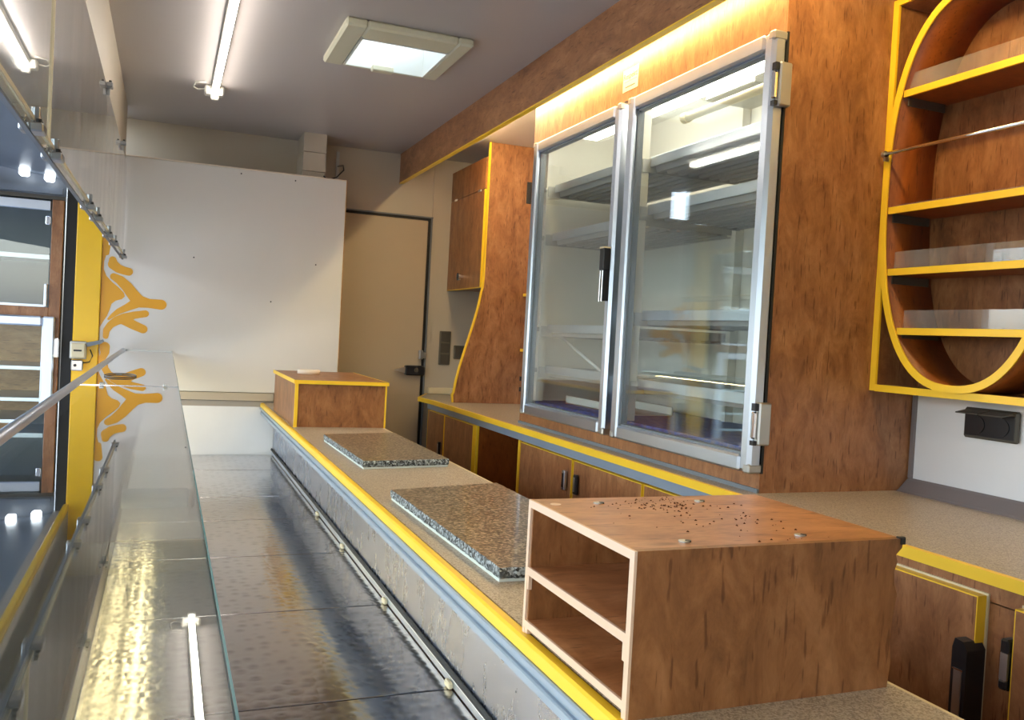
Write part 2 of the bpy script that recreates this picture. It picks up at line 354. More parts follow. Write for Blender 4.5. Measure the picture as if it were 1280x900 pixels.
# cream lower trim etc. are parts above; yellow opening frame at left
t = thing('opening_frame', 'yellow frame post and header around the serving opening', 'frame', (-.31, 4.0, FL))
obj('post', MB().box(-.355, -.258, 3.985, 4.06, FL, .66, r=.003), YPO, t)
obj('header', MB().box(-.364, -.345, YB, 3.985, .505, .532, r=.003), YPO, t)
obj('header_board', MB().box(-.40, -.345, YB, 3.985, .5325, .659), GREYW, t)
obj('dark_filler', MB().box(-.398, -.3555, 4.02, 4.05, FL, .56), RUB, t)
t = thing('latch_box', 'metal latch with keyed block and lever on the yellow post', 'latch', (-.32, 3.98, -.24))
obj('back_plate', MB().box(-.362, -.300, 3.965, 3.984, -.185, -.112, r=.003), DULL, t)
obj('latch_body', MB().box(-.356, -.302, 3.935, 3.965, -.180, -.120, r=.005), CREAM, t)
obj('latch_slot', MB().box(-.345, -.315, 3.933, 3.936, -.153, -.146), BLACK, t)
obj('lock_block', MB().box(-.352, -.308, 3.93, 3.98, -.232, -.188, r=.004), CHROME, t)
obj('keyhole', MB().cyl((-.337, 3.927, -.21), 'y', .006, .004, 12), BLACK, t)
obj('lever', MB().prism([(-.30, -.135), (-.245, -.118), (-.235, -.109), (-.239, -.100), (-.25, -.104), (-.30, -.116)], 'y', 3.95, 3.965), GASK, t)
obj('cable', MB().tube([(-.31, 3.95, -.2), (-.285, 3.94, -.195), (-.275, 3.945, -.17), (-.285, 3.955, -.145)], .0025, 8), BLACK, t)

# canopy flap outside
t = thing('serving_flap', 'dark open flap over the serving side with added glowing blocks for sky gaps at its end', 'flap', (-.8, 1.5, .5))
obj('flap_panel', MB().prism([(-.401, .545), (-.401, .58), (-1.6, .72), (-1.6, .685)], 'y', YB, 4.0), CANOPY, t)
for x0 in (-.565, -.475):
    obj('lamp', MB().box(x0, x0+.035, 3.93, 3.975, 0.515+(-x0-.405)*.14, .545+(-x0-.405)*.14, r=.006), DAYL, t)  # glowing blocks added for the bright sky gaps above the cabinet, not lamps
obj('end_rail', MB().box(-1.2, -.41, 3.975, 3.995, .48, .505), CANOPY, t)

# outside display cabinet
t = thing('showcase_cabinet', 'brown framed cabinet with a glazed bay over an aluminium framed door, beyond the yellow post', 'cabinet', (-.8, 4.3, FL))
x1, x0 = -.402, -1.25
obj('side_panel', MB().box(x1-.004, x1, 4.02, 4.45, FL, .46), BLACK, t)
obj('frame', MB().box(x1-.047, x1-.004, 4.0, 4.03, FL, .46, r=.002).box(x0, x1-.047, 4.0, 4.03, -.02, .02, r=.002).box(x0, x0+.04, 4.0, 4.03, FL, .46).box(x0, x1, 4.0, 4.03, FL, -.62), W, t)
obj('cabinet_back', MB().box(x0, x1-.005, 4.45, 4.46, FL, .46).box(x0, x1-.005, 4.03, 4.45, FL, FL+.02), CAVG, t)
obj('cabinet_top', MB().box(x0, x1, 4.0, 4.46, .46, .475), DGREY, t)
obj('top_fascia', MB().box(x0-.4, x1, 4.03, 4.06, .475, .80), CANOPY, t)
obj('bay_floor', MB().box(x0, x1-.005, 4.03, 4.45, -.012, .012), CAVG, t)
obj('bay_rail', MB().box(x0+.04, x1-.052, 4.004, 4.028, .415, .455, r=.003), ALU, t)
for z in (.222,): obj('shelf', MB().box(x0+.04, x1-.052, 4.03, 4.4, z, z+.006).box(x0+.04, x1-.052, 4.02, 4.032, z-.006, z+.012), ALU, t)
obj('bay_glass', MB().box(x0+.04, x1-.052, 4.012, 4.018, .02, .415), G, t)
obj('bay_bracket', MB().box(x1-.068, x1-.05, 3.985, 4.01, .355, .39, r=.003), CHROME, t)
obj('bay_bracket', MB().box(x1-.064, x1-.052, 3.985, 4.012, .02, .115, r=.003), ALU, t)
obj('bottom_rail', MB().box(x0+.04, x1-.052, 3.998, 4.012, .02, .03), ALU, t)
dgl = obj('cabinet_door', MB().box(x1-.065, x1-.018, 3.97, 3.998, -.62, -.018, r=.006).box(x0+.02, x1-.065, 3.97, 3.998, -.058, -.018, r=.006).box(x0+.02, x1-.065, 3.97, 3.998, -.62, -.575, r=.006).box(x0+.02, x0+.06, 3.97, 3.998, -.575, -.058, r=.006), ALU, t)
obj('pane', MB().box(x0+.06, x1-.065, 3.98, 3.985, -.575, -.058), G, dgl)
obj('hinge', MB().box(x1-.02, x1-.002, 3.975, 3.999, -.185, -.105, r=.003), CHROME, dgl)
for z in (-.24, -.37, -.46): obj('shelf', MB().box(x0+.06, x1-.03, 4.035, 4.42, z, z+.014), ALU, t)
obj('lower_back', MB().box(x0, x1-.006, 4.43, 4.448, FL+.02, -.013), WL, t)

# ------------------------------------------------------------------ glass display case
ZG = -.142; ZD = -.585
case = thing('display_case', 'long glass topped display case with circle-ground steel deck along the serving side', 'display case', (.1, 1.3, FL))
seams = [YB+.02, -.95, -.5, -.04, .42, .88, 1.34, 1.795, 2.24, 2.66, 3.02, 3.573, 3.995]
for a, b2 in zip(seams, seams[1:]):
    obj('deck_panel', MB().box(-.10, .462, a+.002, b2-.002, ZD-.004, ZD, r=.0012), DECK, case)
obj('deck_base', MB().box(-.16, .465, YB+.02, 3.995, ZD-.03, ZD-.0045), DARKIN, case)
obj('plinth', MB().box(-.165, .462, YB+.02, 3.995, FL, ZD-.03), DGREY, case)
obj('front_glass', MB().box(-.164, -.160, YB+.02, 3.99, ZD-.004, -.158), G, case)
obj('deck_side_strip', MB().box(-.159, -.102, YB+.02, 3.99, ZD-.004, ZD-.001), DARKIN, case)
lb = obj('light_bar', MB().box(-.158, -.03, YB+.02, 3.99, ZG-.018, ZG-.006, r=.002), DARKIN, case)
obj('light_strip', MB().box(-.050, -.036, YB+.05, 3.95, ZG-.022, ZG-.0185), LEDS, lb)
obj('light_strip', MB().box(-.126, -.117, YB+.05, 3.95, ZG-.022, ZG-.0185), LEDS, lb)
for a, b2 in ((YB+.02, 1.935), (1.940, 3.992)):
    gp = obj('glass_top', MB().box(-.160, .029, a, b2, ZG-.004, ZG), GTOP, case)
    obj('glass_edge', MB().box(.029, .0302, a, b2, ZG-.004, ZG), GEDGE, gp)
obj('pane_joint', MB().box(-.158, .03, 1.9352, 1.9398, ZG-.005, ZG+.0012), CHROME, case)
for xx in (-.12, .0):
    obj('joint_clip', MB().box(xx, xx+.008, 1.925, 1.95, ZG+.001, ZG+.006, r=.001), DULL, case)
obj('end_clip', MB().box(-.158, .03, 3.9915, 3.996, ZG-.006, ZG+.004), DULL, case)
obj('support_bar', MB().box(-.029, .024, .79, .806, ZG-.0195, ZG-.005, r=.001), BARG, case)
obj('bar_end', MB().box(.0245, .029, .788, .808, ZG-.0205, ZG-.005, r=.002), DGREY, case)
obj('chrome_rail', MB().tube([(-.166, YB+.02, -.146), (-.166, 1.8, -.146), (-.164, 3.2, -.145), (-.162, 3.97, -.143)], .0105, 16), ALU, case, label='rounded bright front rail')
# grommet ring on glass
ring = [(-.095+.034*math.cos(a), 2.24+.075*math.sin(a), ZG+.002) for a in [2*math.pi*k/28 for k in range(29)]]
obj('grommet_ring', MB().tube(ring, .0016, 6, False), DGREY, case)
obj('steel_lip', MB().box(.462, .478, YB+.02, 3.99, ZD, ZD+.018, r=.003), ALU, case)
for yy2 in (2.69, 2.28, 1.80, 1.345, .9): obj('lip_clip', MB().box(.4535, .462, yy2-.012, yy2+.012, ZD+.001, ZD+.012, r=.002), CREAM, case)

# upper glass screen with clamps
scr = thing('glass_screen', 'hanging upper glass screen with chrome clamps on the left side', 'glass screen', (-.178, 2.0, .25))
joints = [YB+.05, 1.497, 3.0, 3.985]
for a, b2 in zip(joints, joints[1:]):
    obj('pane', MB().box(-.182, -.177, a+.002, b2-.002, .241, .63), GUP, scr)
    obj('pane_edge', MB().box(-.1768, -.1745, a+.004, b2-.004, .256, .262), CREAM, scr)
obj('pane_joint', MB().box(-.1835, -.1745, 1.494, 1.500, .255, .63), CREAM, scr)
obj('bottom_track', MB().box(-.183, -.1765, YB+.05, 3.985, .2365, .2405), GASK, scr)
def clamp(y, z, top=False):
    s = -1 if top else 1
    c = obj('clamp', MB().box(-.1765, -.160, y-.018, y+.018, z-.010, z+.002, r=.002).box(-.1765, -.168, y+.010, y+.018, z, z+s*.028, r=.0015).box(-.190, -.182, y-.018, y+.014, z-.010, z+.012, r=.002), CLAMP, scr)
    obj('clamp_screw', MB().cyl((-.167, y-.008, z-.001), 'z', .0036, .009, 12), BLACK, c)
    obj('clamp_screw', MB().cyl((-.167, y+.005, z-.001), 'z', .0036, .008, 12), BLACK, c)
for y in (1.32, 1.54, 2.20, 2.45, 2.93, 3.25, 3.90): clamp(y, .247)
clamp(2.64, .632, True); clamp(3.46, .628, True)
for y in (.3, .8): clamp(y, .247)

# ------------------------------------------------------------------ left work counter
ZL = -.353
wc = thing('serving_counter', 'long serving counter with speckled top, yellow nosing and steel front', 'counter', (.6, 1.3, FL))
obj('countertop', MB().box(.421, .742, YB+.02, 4.0, ZL-.022, ZL), COUNTER, wc)
obj('back_edging', MB().box(.742, .747, YB+.02, 4.0, ZL-.022, ZL), CREAM, wc)
obj('yellow_nosing', MB().box(.405, .421, YB+.02, 4.0, ZL-.020, ZL, r=.003), YEL, wc)
obj('end_bracket', MB().box(.41, .74, 4.0001, 4.003, ZL-.05, ZL-.002), GREYW, wc)
obj('aluminium_profile', MB().box(.404, .45, YB+.02, 3.99, ZL-.031, ZL-.0205, r=.002).box(.412, .45, YB+.02, 3.99, ZL-.039, ZL-.031).box(.406, .45, YB+.02, 3.99, ZL-.052, ZL-.039, r=.002), ALUG, wc)
obj('steel_front', MB().box(.466, .476, YB+.02, 3.99, ZD+.022, ZL-.022), STEEL, wc)
obj('black_seal', MB().box(.458, .466, YB+.02, 3.99, ZD+.0185, ZD+.030, r=.003), RUB, wc)
obj('cabinet_body', MB().box(.48, .735, YB+.02, 3.99, FL, ZL-.022), W, wc)

# small closed box on the counter
bx = thing('wooden_box', 'small closed wooden box with yellow edges at the far end of the serving counter', 'box', (.585, 3.38, ZL))
obj('box_body', MB().box(.428, .748, 3.07, 3.69, ZL, -.200), WB, bx)
obj('box_lid', MB().box(.424, .753, 3.062, 3.70, -.200, -.189), WB, bx)
obj('lid_edging', MB().box(.421, .756, 3.058, 3.062, -.201, -.188).box(.421, .424, 3.062, 3.70, -.201, -.188).box(.753, .756, 3.062, 3.70, -.201, -.188), YEL, bx)
obj('corner_edging', MB().box(.4245, .436, 3.062, 3.0695, ZL, -.201), YEL, bx)
obj('corner_edging', MB().box(.745, .750, 3.064, 3.0695, ZL, -.201), YEL, bx)
rl = MB(); n = 36
for k in range(n):
    a, b2 = 2*math.pi*k/n, 2*math.pi*(k+1)/n; c = (.535, 3.50); ro, ri = .044, .024; z0, z1 = -.189, -.173
    P = lambda r, t, z: (c[0]+r*math.cos(t), c[1]+r*math.sin(t), z)
    rl.add([P(ro,a,z0),P(ro,b2,z0),P(ro,b2,z1),P(ro,a,z1),P(ri,a,z0),P(ri,b2,z0),P(ri,b2,z1),P(ri,a,z1)], [(0,1,2,3),(4,7,6,5),(3,2,6,7),(0,4,5,1)], True)
obj('tape_roll', rl, TAPE, label='roll of pale adhesive tape lying on the yellow-edged wooden box', cat='tape')

# granite slabs
def slab(pts, label):
    s = thing('granite_slab', label, 'stone slab', (sum(p[0] for p in pts)/4, sum(p[1] for p in pts)/4, ZL), 'granite slabs on the serving counter')
    cx = sum(p[0] for p in pts)/4; cy = sum(p[1] for p in pts)/4
    sc = lambda q, k: [(cx+(p[0]-cx)*k, cy+(p[1]-cy)*k) for p in q]
    obj('foam_pad', MB().prism(sc(pts, .985), 'z', ZL, ZL+.005), FOAM, s)
    n = 60; edge = []
    for i in range(4):
        a, b2 = Vector(pts[i]), Vector(pts[(i+1) % 4])
        nn = (b2-a).normalized(); nn = Vector((nn.y, -nn.x))
        for k in range(n): edge.append(a.lerp(b2, k/n)+nn*random.uniform(-.0012, .0012))
    m2 = MB(); N = len(edge)
    for lv, (z, k) in enumerate(((ZL+.0052, .992), (ZL+.009, 1.0), (ZL+.017, 1.0), (ZL+.021, .990))):
        m2.v += [(cx+(e.x-cx)*k+random.uniform(-.0008,.0008)*(lv < 3), cy+(e.y-cy)*k, z) for e in edge]
    for lv in range(3):
        for i in range(N): m2.f.append((lv*N+i, lv*N+(i+1) % N, (lv+1)*N+(i+1) % N, (lv+1)*N+i)); m2.sm.append(False); m2.mi.append(0)
    m2.f += [tuple(range(N)), tuple(range(3*N, 4*N))]; m2.sm += [False]*2; m2.mi += [0, 1]
    obj('stone', m2, [GRANE, GRAN], s)
    return s
slab([(.475, 2.15), (.712, 2.185), (.706, 2.76), (.467, 2.70)], 'smaller polished brown granite slab, the one nearer the wooden box')
slab([(.458, 1.145), (.714, 1.135), (.712, 1.83), (.450, 1.765)], 'large brown granite slab with rough grey edge, beside the open shelf box')

# open shelf box
sb = thing('shelf_box', 'open wooden box with a middle shelf standing on the near end of the counter', 'shelf box', (.58, .82, ZL))
X0, X1b, Y0, Y1b, ZT = .414, .742, .697, .950, -.193
T = .009
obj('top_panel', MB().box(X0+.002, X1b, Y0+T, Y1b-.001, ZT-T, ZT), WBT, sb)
T0 = ZT
right = [(X0+.002, ZL), (X1b-.010, ZL), (X1b-.007, ZL+.028), (X1b-.010, ZL+.05), (X1b-.008, ZL+.075), (X1b-.004, ZL+.100), (X1b-.009, ZL+.112), (X1b-.010, ZL+.125), (X1b-.006, ZL+.135), (X1b-.009, ZL+.143), (X1b-.001, ZL+.150), (X1b+.001, ZT), (X0+.002, ZT)]
obj('side_panel', MB().prism(right, 'y', Y0, Y0+T), WB, sb)
obj('side_panel', MB().box(X0+.002, X1b-.004, Y1b-T, Y1b, ZL, ZT-T), WB, sb)
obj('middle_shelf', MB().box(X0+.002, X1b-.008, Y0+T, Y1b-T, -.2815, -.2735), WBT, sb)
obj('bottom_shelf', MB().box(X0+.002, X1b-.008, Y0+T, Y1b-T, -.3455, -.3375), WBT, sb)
obj('back_panel', MB().box(X1b-.012, X1b-.008, Y0+T, Y1b-T, ZL+.01, ZT-T), WD, sb)
e = MB().box(X0-.001, X0+.002, Y0, Y1b, ZT-T, ZT).box(X0-.001, X0+.002, Y0, Y0+.0085, ZL, ZT-T).box(X0-.001, X0+.002, Y1b-.0065, Y1b, ZL, ZT-T)
e.box(X0-.001, X0+.002, Y0+.0085, Y1b-.0065, -.2825, -.2730).box(X0-.001, X0+.002, Y0+.0085, Y1b-.0065, -.3455, -.3370)
obj('front_edging', e, PEACH, sb)
obj('shelf_cleat', MB().box(X0-.0005, X0+.004, Y1b-.0105, Y1b-.0065, -.300, -.2825).box(X0-.0005, X0+.02, Y0+.0085, Y0+.014, -.300, -.2825).box(X0-.0005, X0+.006, Y1b-.014, Y1b-.0065, ZL+.001, -.3455), PEACH, sb)
for (x, y) in ((.488, .915), (.628, .912), (.484, .724), (.630, .728)):
    obj('cam_cap', MB().cyl((x, y, ZT+.0002), 'z', .0058, .0012, 16), DULL, sb)
    obj('cam_cap', MB().cyl((x+.004, y-.001, ZT+.0002), 'z', .0032, .0016, 10), BLACK, sb)
obj('pale_spot', MB().cyl((.432, .915, ZT+.0001), 'z', .0065, .0005, 9), PEACH, sb)  # small pale spot near the far left corner of the top
obj('corner_bracket', MB().box(X1b-.006, X1b+.003, Y0-.001, Y0+.005, ZT, ZT+.002, r=.0008).box(X1b-.004, X1b+.002, Y0-.0015, Y0, ZT-.006, ZT+.001), BLACK, sb)
cr = MB()
for i in range(170):
    if random.random() < .6: x, y = random.gauss(.56, .032), random.gauss(.892, .022)
    else: x, y = random.gauss(.585, .035), random.gauss(.80, .045)
    if i < 6: x, y = random.uniform(.44, .5), random.uniform(.77, .9)
    x = min(max(x, .425), .73); y = min(max(y, .71), .94)
    r = random.uniform(.0006, .0021); z = ZT+.0004
    a = random.uniform(0, 6.28); k = random.uniform(.5, 1)
    cr.add([(x+r*math.cos(a+t), y+r*k*math.sin(a+t), z) for t in (0, 1.3, 2.5, 3.9, 5.1)]+[(x, y, z+r*.8)], [(0,1,5),(1,2,5),(2,3,5),(3,4,5),(4,0,5)])
obj('crumbs', cr, CRUMB, label='scatter of dark crumbs on top of the open shelf box', cat='crumbs', kind='stuff')

# ------------------------------------------------------------------ back counter and its cabinets
ZR = -.31; FX = 1.148
bc = thing('back_counter', 'speckled back counter with yellow front edging under the glass doors', 'counter', (1.4, 1.4, ZR-.03))
top = [(FX+.012, YB+.02), (WR, YB+.02), (WR, YF), (1.252, YF), (1.14, 3.99), (FX+.008, 3.8)]
obj('countertop', MB().prism(top, 'z', ZR-.018, ZR), COUNTER, bc)
nose = [(FX, YB+.02), (FX+.012, YB+.02), (FX+.008, 3.8), (1.14, 3.99), (1.252, YF), (1.243, YF), (1.128, 3.992), (FX-.004, 3.8)]
obj('yellow_edging', MB().prism(nose, 'z', ZR-.018, ZR+.001), YEL, bc)
obj('grey_profile', MB().box(FX+.018, FX+.05, 1.56, 3.95, ZR-.048, ZR-.0185), ALUG, bc)
obj('wood_apron', MB().box(FX+.018, FX+.05, YB+.02, 1.56, ZR-.048, ZR-.0185), W, bc)
obj('glare_plate', MB().box(1.33, 1.55, 3.86, 4.15, ZR, ZR+.003, r=.001), CHROME, bc)  # flat chrome plate put in for a glare on the far counter
struct('trim_2', MB().box(1.251, WR, YF-.018, YF, ZR, ZR+.032, r=.003), CREAM)
def handle(p, x, y, z, dark=False, hgt=.06):
    hh = obj('handle', MB().box(x-.012, x, y-.010, y+.010, z-hgt/2, z+hgt/2, r=.003), ALU if not dark else BLACK, p)
    obj('grip_inset', MB().box(x-.0135, x-.012, y-.005, y+.005, z-hgt*.36, z+hgt*.36), BLACK if not dark else DULL, hh)
def cabdoor(p, y0, y1, zt, x=FX+.012, zb=-1.15):
    dd = obj('cabinet_door', MB().box(x+.0015, x+.018, y0+.002, y1-.002, zb, zt-.002), W, p)
    obj('yellow_edging', MB().box(x, x+.018, y0, y0+.002, zb, zt).box(x, x+.018, y1-.002, y1, zb, zt).box(x, x+.018, y0+.002, y1-.002, zt-.002, zt), YEL, dd)
    return dd
def cabinet(y0, y1, doors, label, zt, hands):
    t = thing('base_cabinet', label, 'cabinet', (1.4, (y0+y1)/2, FL), 'cabinets under the back counter')
    bodyx = FX+.032
    obj('carcass', MB().box(bodyx, WR-.01, y0+.001, y0+.016, FL, zt).box(bodyx, WR-.01, y1-.016, y1-.001, FL, zt).box(WR-.02, WR-.01, y0+.016, y1-.016, FL, zt).box(bodyx, WR-.02, y0+.016, y1-.016, FL, FL+.09).box(bodyx, WR-.02, y0+.016, y1-.016, zt-.015, zt), W, t)
    for (a, b2), hd in zip(doors, hands):
        dd = cabdoor(t, a, b2, zt-.004, x=FX+.013)
        if hd:
            side, dark, hz = hd; handle(dd, FX+.013, (a+.035) if side == 0 else (b2-.035), hz, dark)
    return t
cabinet(3.265, 3.93, [(3.665, 3.92), (3.275, 3.655)], 'far base cabinet with two narrow doors, next to the open leg space', ZR-.048, [(0, True, -.515), None])
cabinet(1.57, 2.80, [(2.36, 2.775), (1.945, 2.35), (1.575, 1.935)], 'three-door base cabinet under the glass doors', ZR-.048, [(0, False, -.43), (1, True, -.43), None])
t = thing('open_cabinet', 'open dark leg space between two base cabinets', 'cabinet', (1.4, 3.03, FL))
obj('back_panel', MB().box(1.5, 1.51, 2.802, 3.262, FL, ZR-.048), WD, t)
obj('side_panel', MB().box(FX+.03, 1.5, 3.247, 3.262, FL, ZR-.05), WD, t)
obj('side_panel', MB().box(FX+.03, 1.5, 2.802, 2.815, FL, ZR-.05), WD, t)
obj('yellow_edging', MB().box(FX+.022, FX+.03, 3.247, 3.262, FL, ZR-.05).box(FX+.022, FX+.03, 2.802, 2.815, FL, ZR-.05), YEL, t)
# near cabinet with raised doors and black handles
t = thing('base_cabinet', 'near base cabinet with raised yellow-edged doors and tall black handles', 'cabinet', (1.4, .8, FL), 'cabinets under the back counter')
obj('carcass', MB().box(FX+.018, WR-.01, -.4, 1.55, FL, ZR-.05), W, t)
for y0, y1, hs in ((.929, 1.52, 0), (.40, .868, 1)):
    dd = obj('cabinet_door', MB().box(FX-.004, FX+.017, y0+.002, y1-.002, -1.1, -.352), W, t)
    obj('yellow_edging', MB().box(FX-.0035, FX+.017, y0, y0+.002, -1.1, -.352).box(FX-.0035, FX+.017, y1-.002, y1, -1.1, -.352).box(FX-.0035, FX+.017, y0, y1, -.352, -.350), YEL, dd)
    obj('door_seal', MB().box(FX+.0145, FX+.018, y0-.003, y1+.003, -1.1, -.3465), CREAM, dd)
    if hs == 0:
        hz = -.418
        hh = obj('handle', MB().prism([(y0-.006, hz-.012), (y0+.002, hz), (y0+.016, hz+.002), (y0+.020, hz-.012), (y0+.020, -.66), (y0-.006, -.66)], 'x', FX-.026, FX+.012), BLACK, dd)
        obj('grip_inset', MB().box(FX-.0275, FX-.026, y0+.000, y0+.014, -.64, hz-.042), DULL, hh)
        obj('grip_cap', MB().box(FX-.028, FX-.026, y0-.002, y0+.016, hz-.044, hz-.042), CHROME, hh)
    else:
        hh = obj('handle', MB().box(FX-.004, FX+.013, y1+.002, y1+.016, -.47, -.41).box(FX-.010, FX+.012, y1+.002, y1+.016, -.418, -.396, r=.003).box(FX-.010, FX+.012, y1+.002, y1+.016, -.470, -.455, r=.003), BLACK, dd)
        obj('grip_inset', MB().box(FX-.008, FX+.010, y1+.003, y1+.015, -.456, -.417), DULL, hh)

# tall side board + upper cabinet
t = thing('tall_cabinet', 'tall reddish board with flowing yellow edge and shelves behind it', 'cabinet', (1.45, 3.73, ZR))
prof = [(1.219, ZR+.001), (1.216, -.275)]
for k in range(9):
    u = k/8; s_ = u*u*(3-2*u); prof.append((1.222+(1.330-1.222)*(.5*u+.5*s_), -.262+u*(.20+.262)))
prof += [(1.336, .222), (1.338, .262), (1.338, CE-.001)]
prof2 = prof+[(WR, CE-.001), (WR, ZR+.001)]
obj('side_board', MB().prism(prof2, 'y', 3.722, 3.738), W, t)
off = [(p[0]-.006, p[1]) for p in prof]
obj('yellow_edging', MB().prism(off+prof[::-1], 'y', 3.721, 3.739), YEL, t)
for z in (.204, -.052):
    sh = obj('shelf', MB().box(1.536, WR, 2.915, 3.720, z-.012, z), W, t)
    obj('yellow_edging', MB().box(1.530, 1.536, 2.915, 3.720, z-.0125, z+.0005), YEL, sh)
obj('hinge', MB().box(1.52, 1.545, 3.716, 3.721, .62, .72, r=.002), BLACK, t)
obj('hinge', MB().box(1.535, 1.550, 3.716, 3.721, -.20, -.18).box(1.535, 1.550, 3.716, 3.721, -.25, -.23), BLACK, t)
t = thing('wall_cabinet', 'wooden wall cabinet with flap door and round knob beside the door', 'cabinet', (1.48, 4.0, .22))
obj('carcass', MB().box(1.345, WR, 3.74, 4.248, .225, .80), W, t)
obj('top_panel', MB().box(1.325, 1.345, 3.742, 4.246, .672, .815), WB, t)
dd = obj('flap_door', MB().box(1.325, 1.345, 3.752, 4.246, .222, .668), WB, t)
obj('yellow_edging', MB().box(1.3245, 1.345, 3.742, 3.750, .222, .668).box(1.325, 1.345, 3.75, 4.246, .219, .222), YEL, dd)
obj('knob', MB().cyl((1.31, 4.0, .278), 'x', .010, .015, 18).cyl((1.298, 4.0, .278), 'x', .019, .012, 22), CHROME, dd)
for y in (3.81, 4.16): obj('hinge', MB().box(1.321, 1.325, y-.02, y+.02, .663, .675, r=.001), CHROME, dd)

# sockets on the far wall
def plate(x0, x1, z0, z1, n, vert, label):
    t = thing('switch_plate', label, 'wall switch', ((x0+x1)/2, YF-.01, z0), 'switch plates beside the door')
    obj('frame', MB().box(x0, x1, YF-.010, YF-.0002, z0, z1, r=.003), BROWNSW, t)
    for k in range(n):
        if vert: a, b2 = z0+(z1-z0)*k/n, z0+(z1-z0)*(k+1)/n; obj('rocker', MB().box(x0+.006, x1-.006, YF-.014, YF-.010, a+.005, b2-.005, r=.002), DGREY, t)
        else: a, b2 = x0+(x1-x0)*k/n, x0+(x1-x0)*(k+1)/n; obj('rocker', MB().box(a+.005, b2-.005, YF-.014, YF-.010, z0+.006, z1-.006, r=.002), DGREY, t)
plate(1.298, 1.358, -.160, .012, 3, True, 'tall triple switch plate right of the door')
plate(1.377, 1.49, -.128, -.058, 2, False, 'low double switch plate half hidden by the tall board')

# ------------------------------------------------------------------ fridge display cabinet
BX = 1.21
fr = thing('display_fridge', 'tall wood clad fridge with two aluminium framed glass doors', 'fridge', (1.4, 2.2, ZR))
obj('side_panel', MB().box(BX, WR, 1.535, 1.552, ZR, CE), W, fr)
obj('side_panel', MB().box(BX, WR, 2.895, 2.91, ZR, CE), W, fr)
F0, F1, Z0f, Z1f = 1.585, 2.862, -.235, .70
obj('front_frame', MB().box(BX-.001, BX+.018, 1.5345, 1.585, ZR, CE).box(BX-.001, BX+.018, F1, 2.9105, ZR, CE).box(BX-.001, BX+.018, 1.585, F1, ZR, Z0f).box(BX-.001, BX+.018, 1.585, F1, Z1f, CE), W, fr)
obj('base_strip', MB().box(BX-.006, BX, 1.5345, 2.9105, ZR, ZR+.009), GASK, fr)
obj('lining', MB().box(WR-.02, WR-.001, 1.552, 2.895, ZR, CE).box(BX+.018, WR-.02, 1.552, 1.565, Z0f, .80).box(BX+.018, WR-.02, 2.882, 2.895, Z0f, .80).box(BX+.018, WR-.02, 1.565, 2.882, .80, .815).box(BX+.018, WR-.02, 1.565, 2.882, Z0f-.015, Z0f), INT, fr)
for y in (2.185, 2.845): obj('shelf_post', MB().box(BX+.03, BX+.058, y, y+.034, Z0f, .80), LAMPW, fr)
for y in (2.2, 2.86): obj('shelf_post', MB().box(WR-.05, WR-.021, y, y+.02, Z0f, .80), LAMPW, fr)
def corr_shelf(y0, y1, z, name='shelf'):
    m2 = MB(); xs = []; x = BX+.062; xe = WR-.06; p = .036; k = 0
    while x < xe: xs.append((x, z-.004)); xs.append((x+p*.35, z-.004)); xs.append((x+p*.5, z-.022)); xs.append((x+p*.85, z-.022)); x += p
    for i in range(len(xs)-1):
        a, b2 = xs[i], xs[i+1]; m2.add([(a[0],y0,a[1]),(b2[0],y0,b2[1]),(b2[0],y1,b2[1]),(a[0],y1,a[1]),(a[0],y0,a[1]+.002),(b2[0],y0,b2[1]+.002),(b2[0],y1,b2[1]+.002),(a[0],y1,a[1]+.002)], [(0,3,2,1),(4,5,6,7),(0,1,5,4),(2,3,7,6)])
    sh = obj(name, m2, SHELF, fr)
    obj('front_lip', MB().box(BX+.058, BX+.062, y0, y1, z-.010, z+.018, r=.001), ALU, sh)
    obj('side_arm', MB().box(BX+.034, WR-.05, y1+.0005, y1+.004, z-.026, z+.012), SHELF, sh)
    obj('side_arm', MB().box(BX+.034, WR-.05, y0-.004, y0-.0005, z-.014, z+.012), SHELF, sh)
    obj('arm_screw', MB().cyl((BX+.024, y1+.012, z), 'x', .008, .006, 14), DULL, sh)
for z in (.517, .381, .078, -.119): corr_shelf(1.585, 2.178, z)
for z in (.531, .360, .034, -.112): corr_shelf(2.225, 2.838, z)
obj('fridge_lamp', MB().box(1.31, 1.375, 1.60, 2.735, .700, .735, r=.006), FLAMP, fr, label='glowing white strip lamp inside the fridge')
obj('drain_pipe', MB().tube([(1.36, 1.58, .655), (1.36, 2.14, .655)], .012, 14).cyl((1.36, 2.14, .655), 'y', .016, .02, 14), PIPE, fr)
obj('evaporator_box', MB().box(1.40, 1.56, 1.90, 2.12, .70, .80, r=.004), DULL, fr)
obj('floor_mat', MB().box(BX+.03, WR-.03, 1.57, 2.88, Z0f, Z0f+.012), MAT, fr, label='dark blue woven mat')
obj('diagonal_strut', MB().tube([(1.30, 2.84, .03), (1.30, 2.45, -.10)], .006, 8), SHELF, fr)
obj('small_tray', MB().box(1.32, 1.50, 2.35, 2.76, Z0f+.0125, Z0f+.016).box(1.32, 1.324, 2.35, 2.76, Z0f+.01, Z0f+.04).box(1.496, 1.50, 2.35, 2.76, Z0f+.01, Z0f+.04), LAMPW, fr)
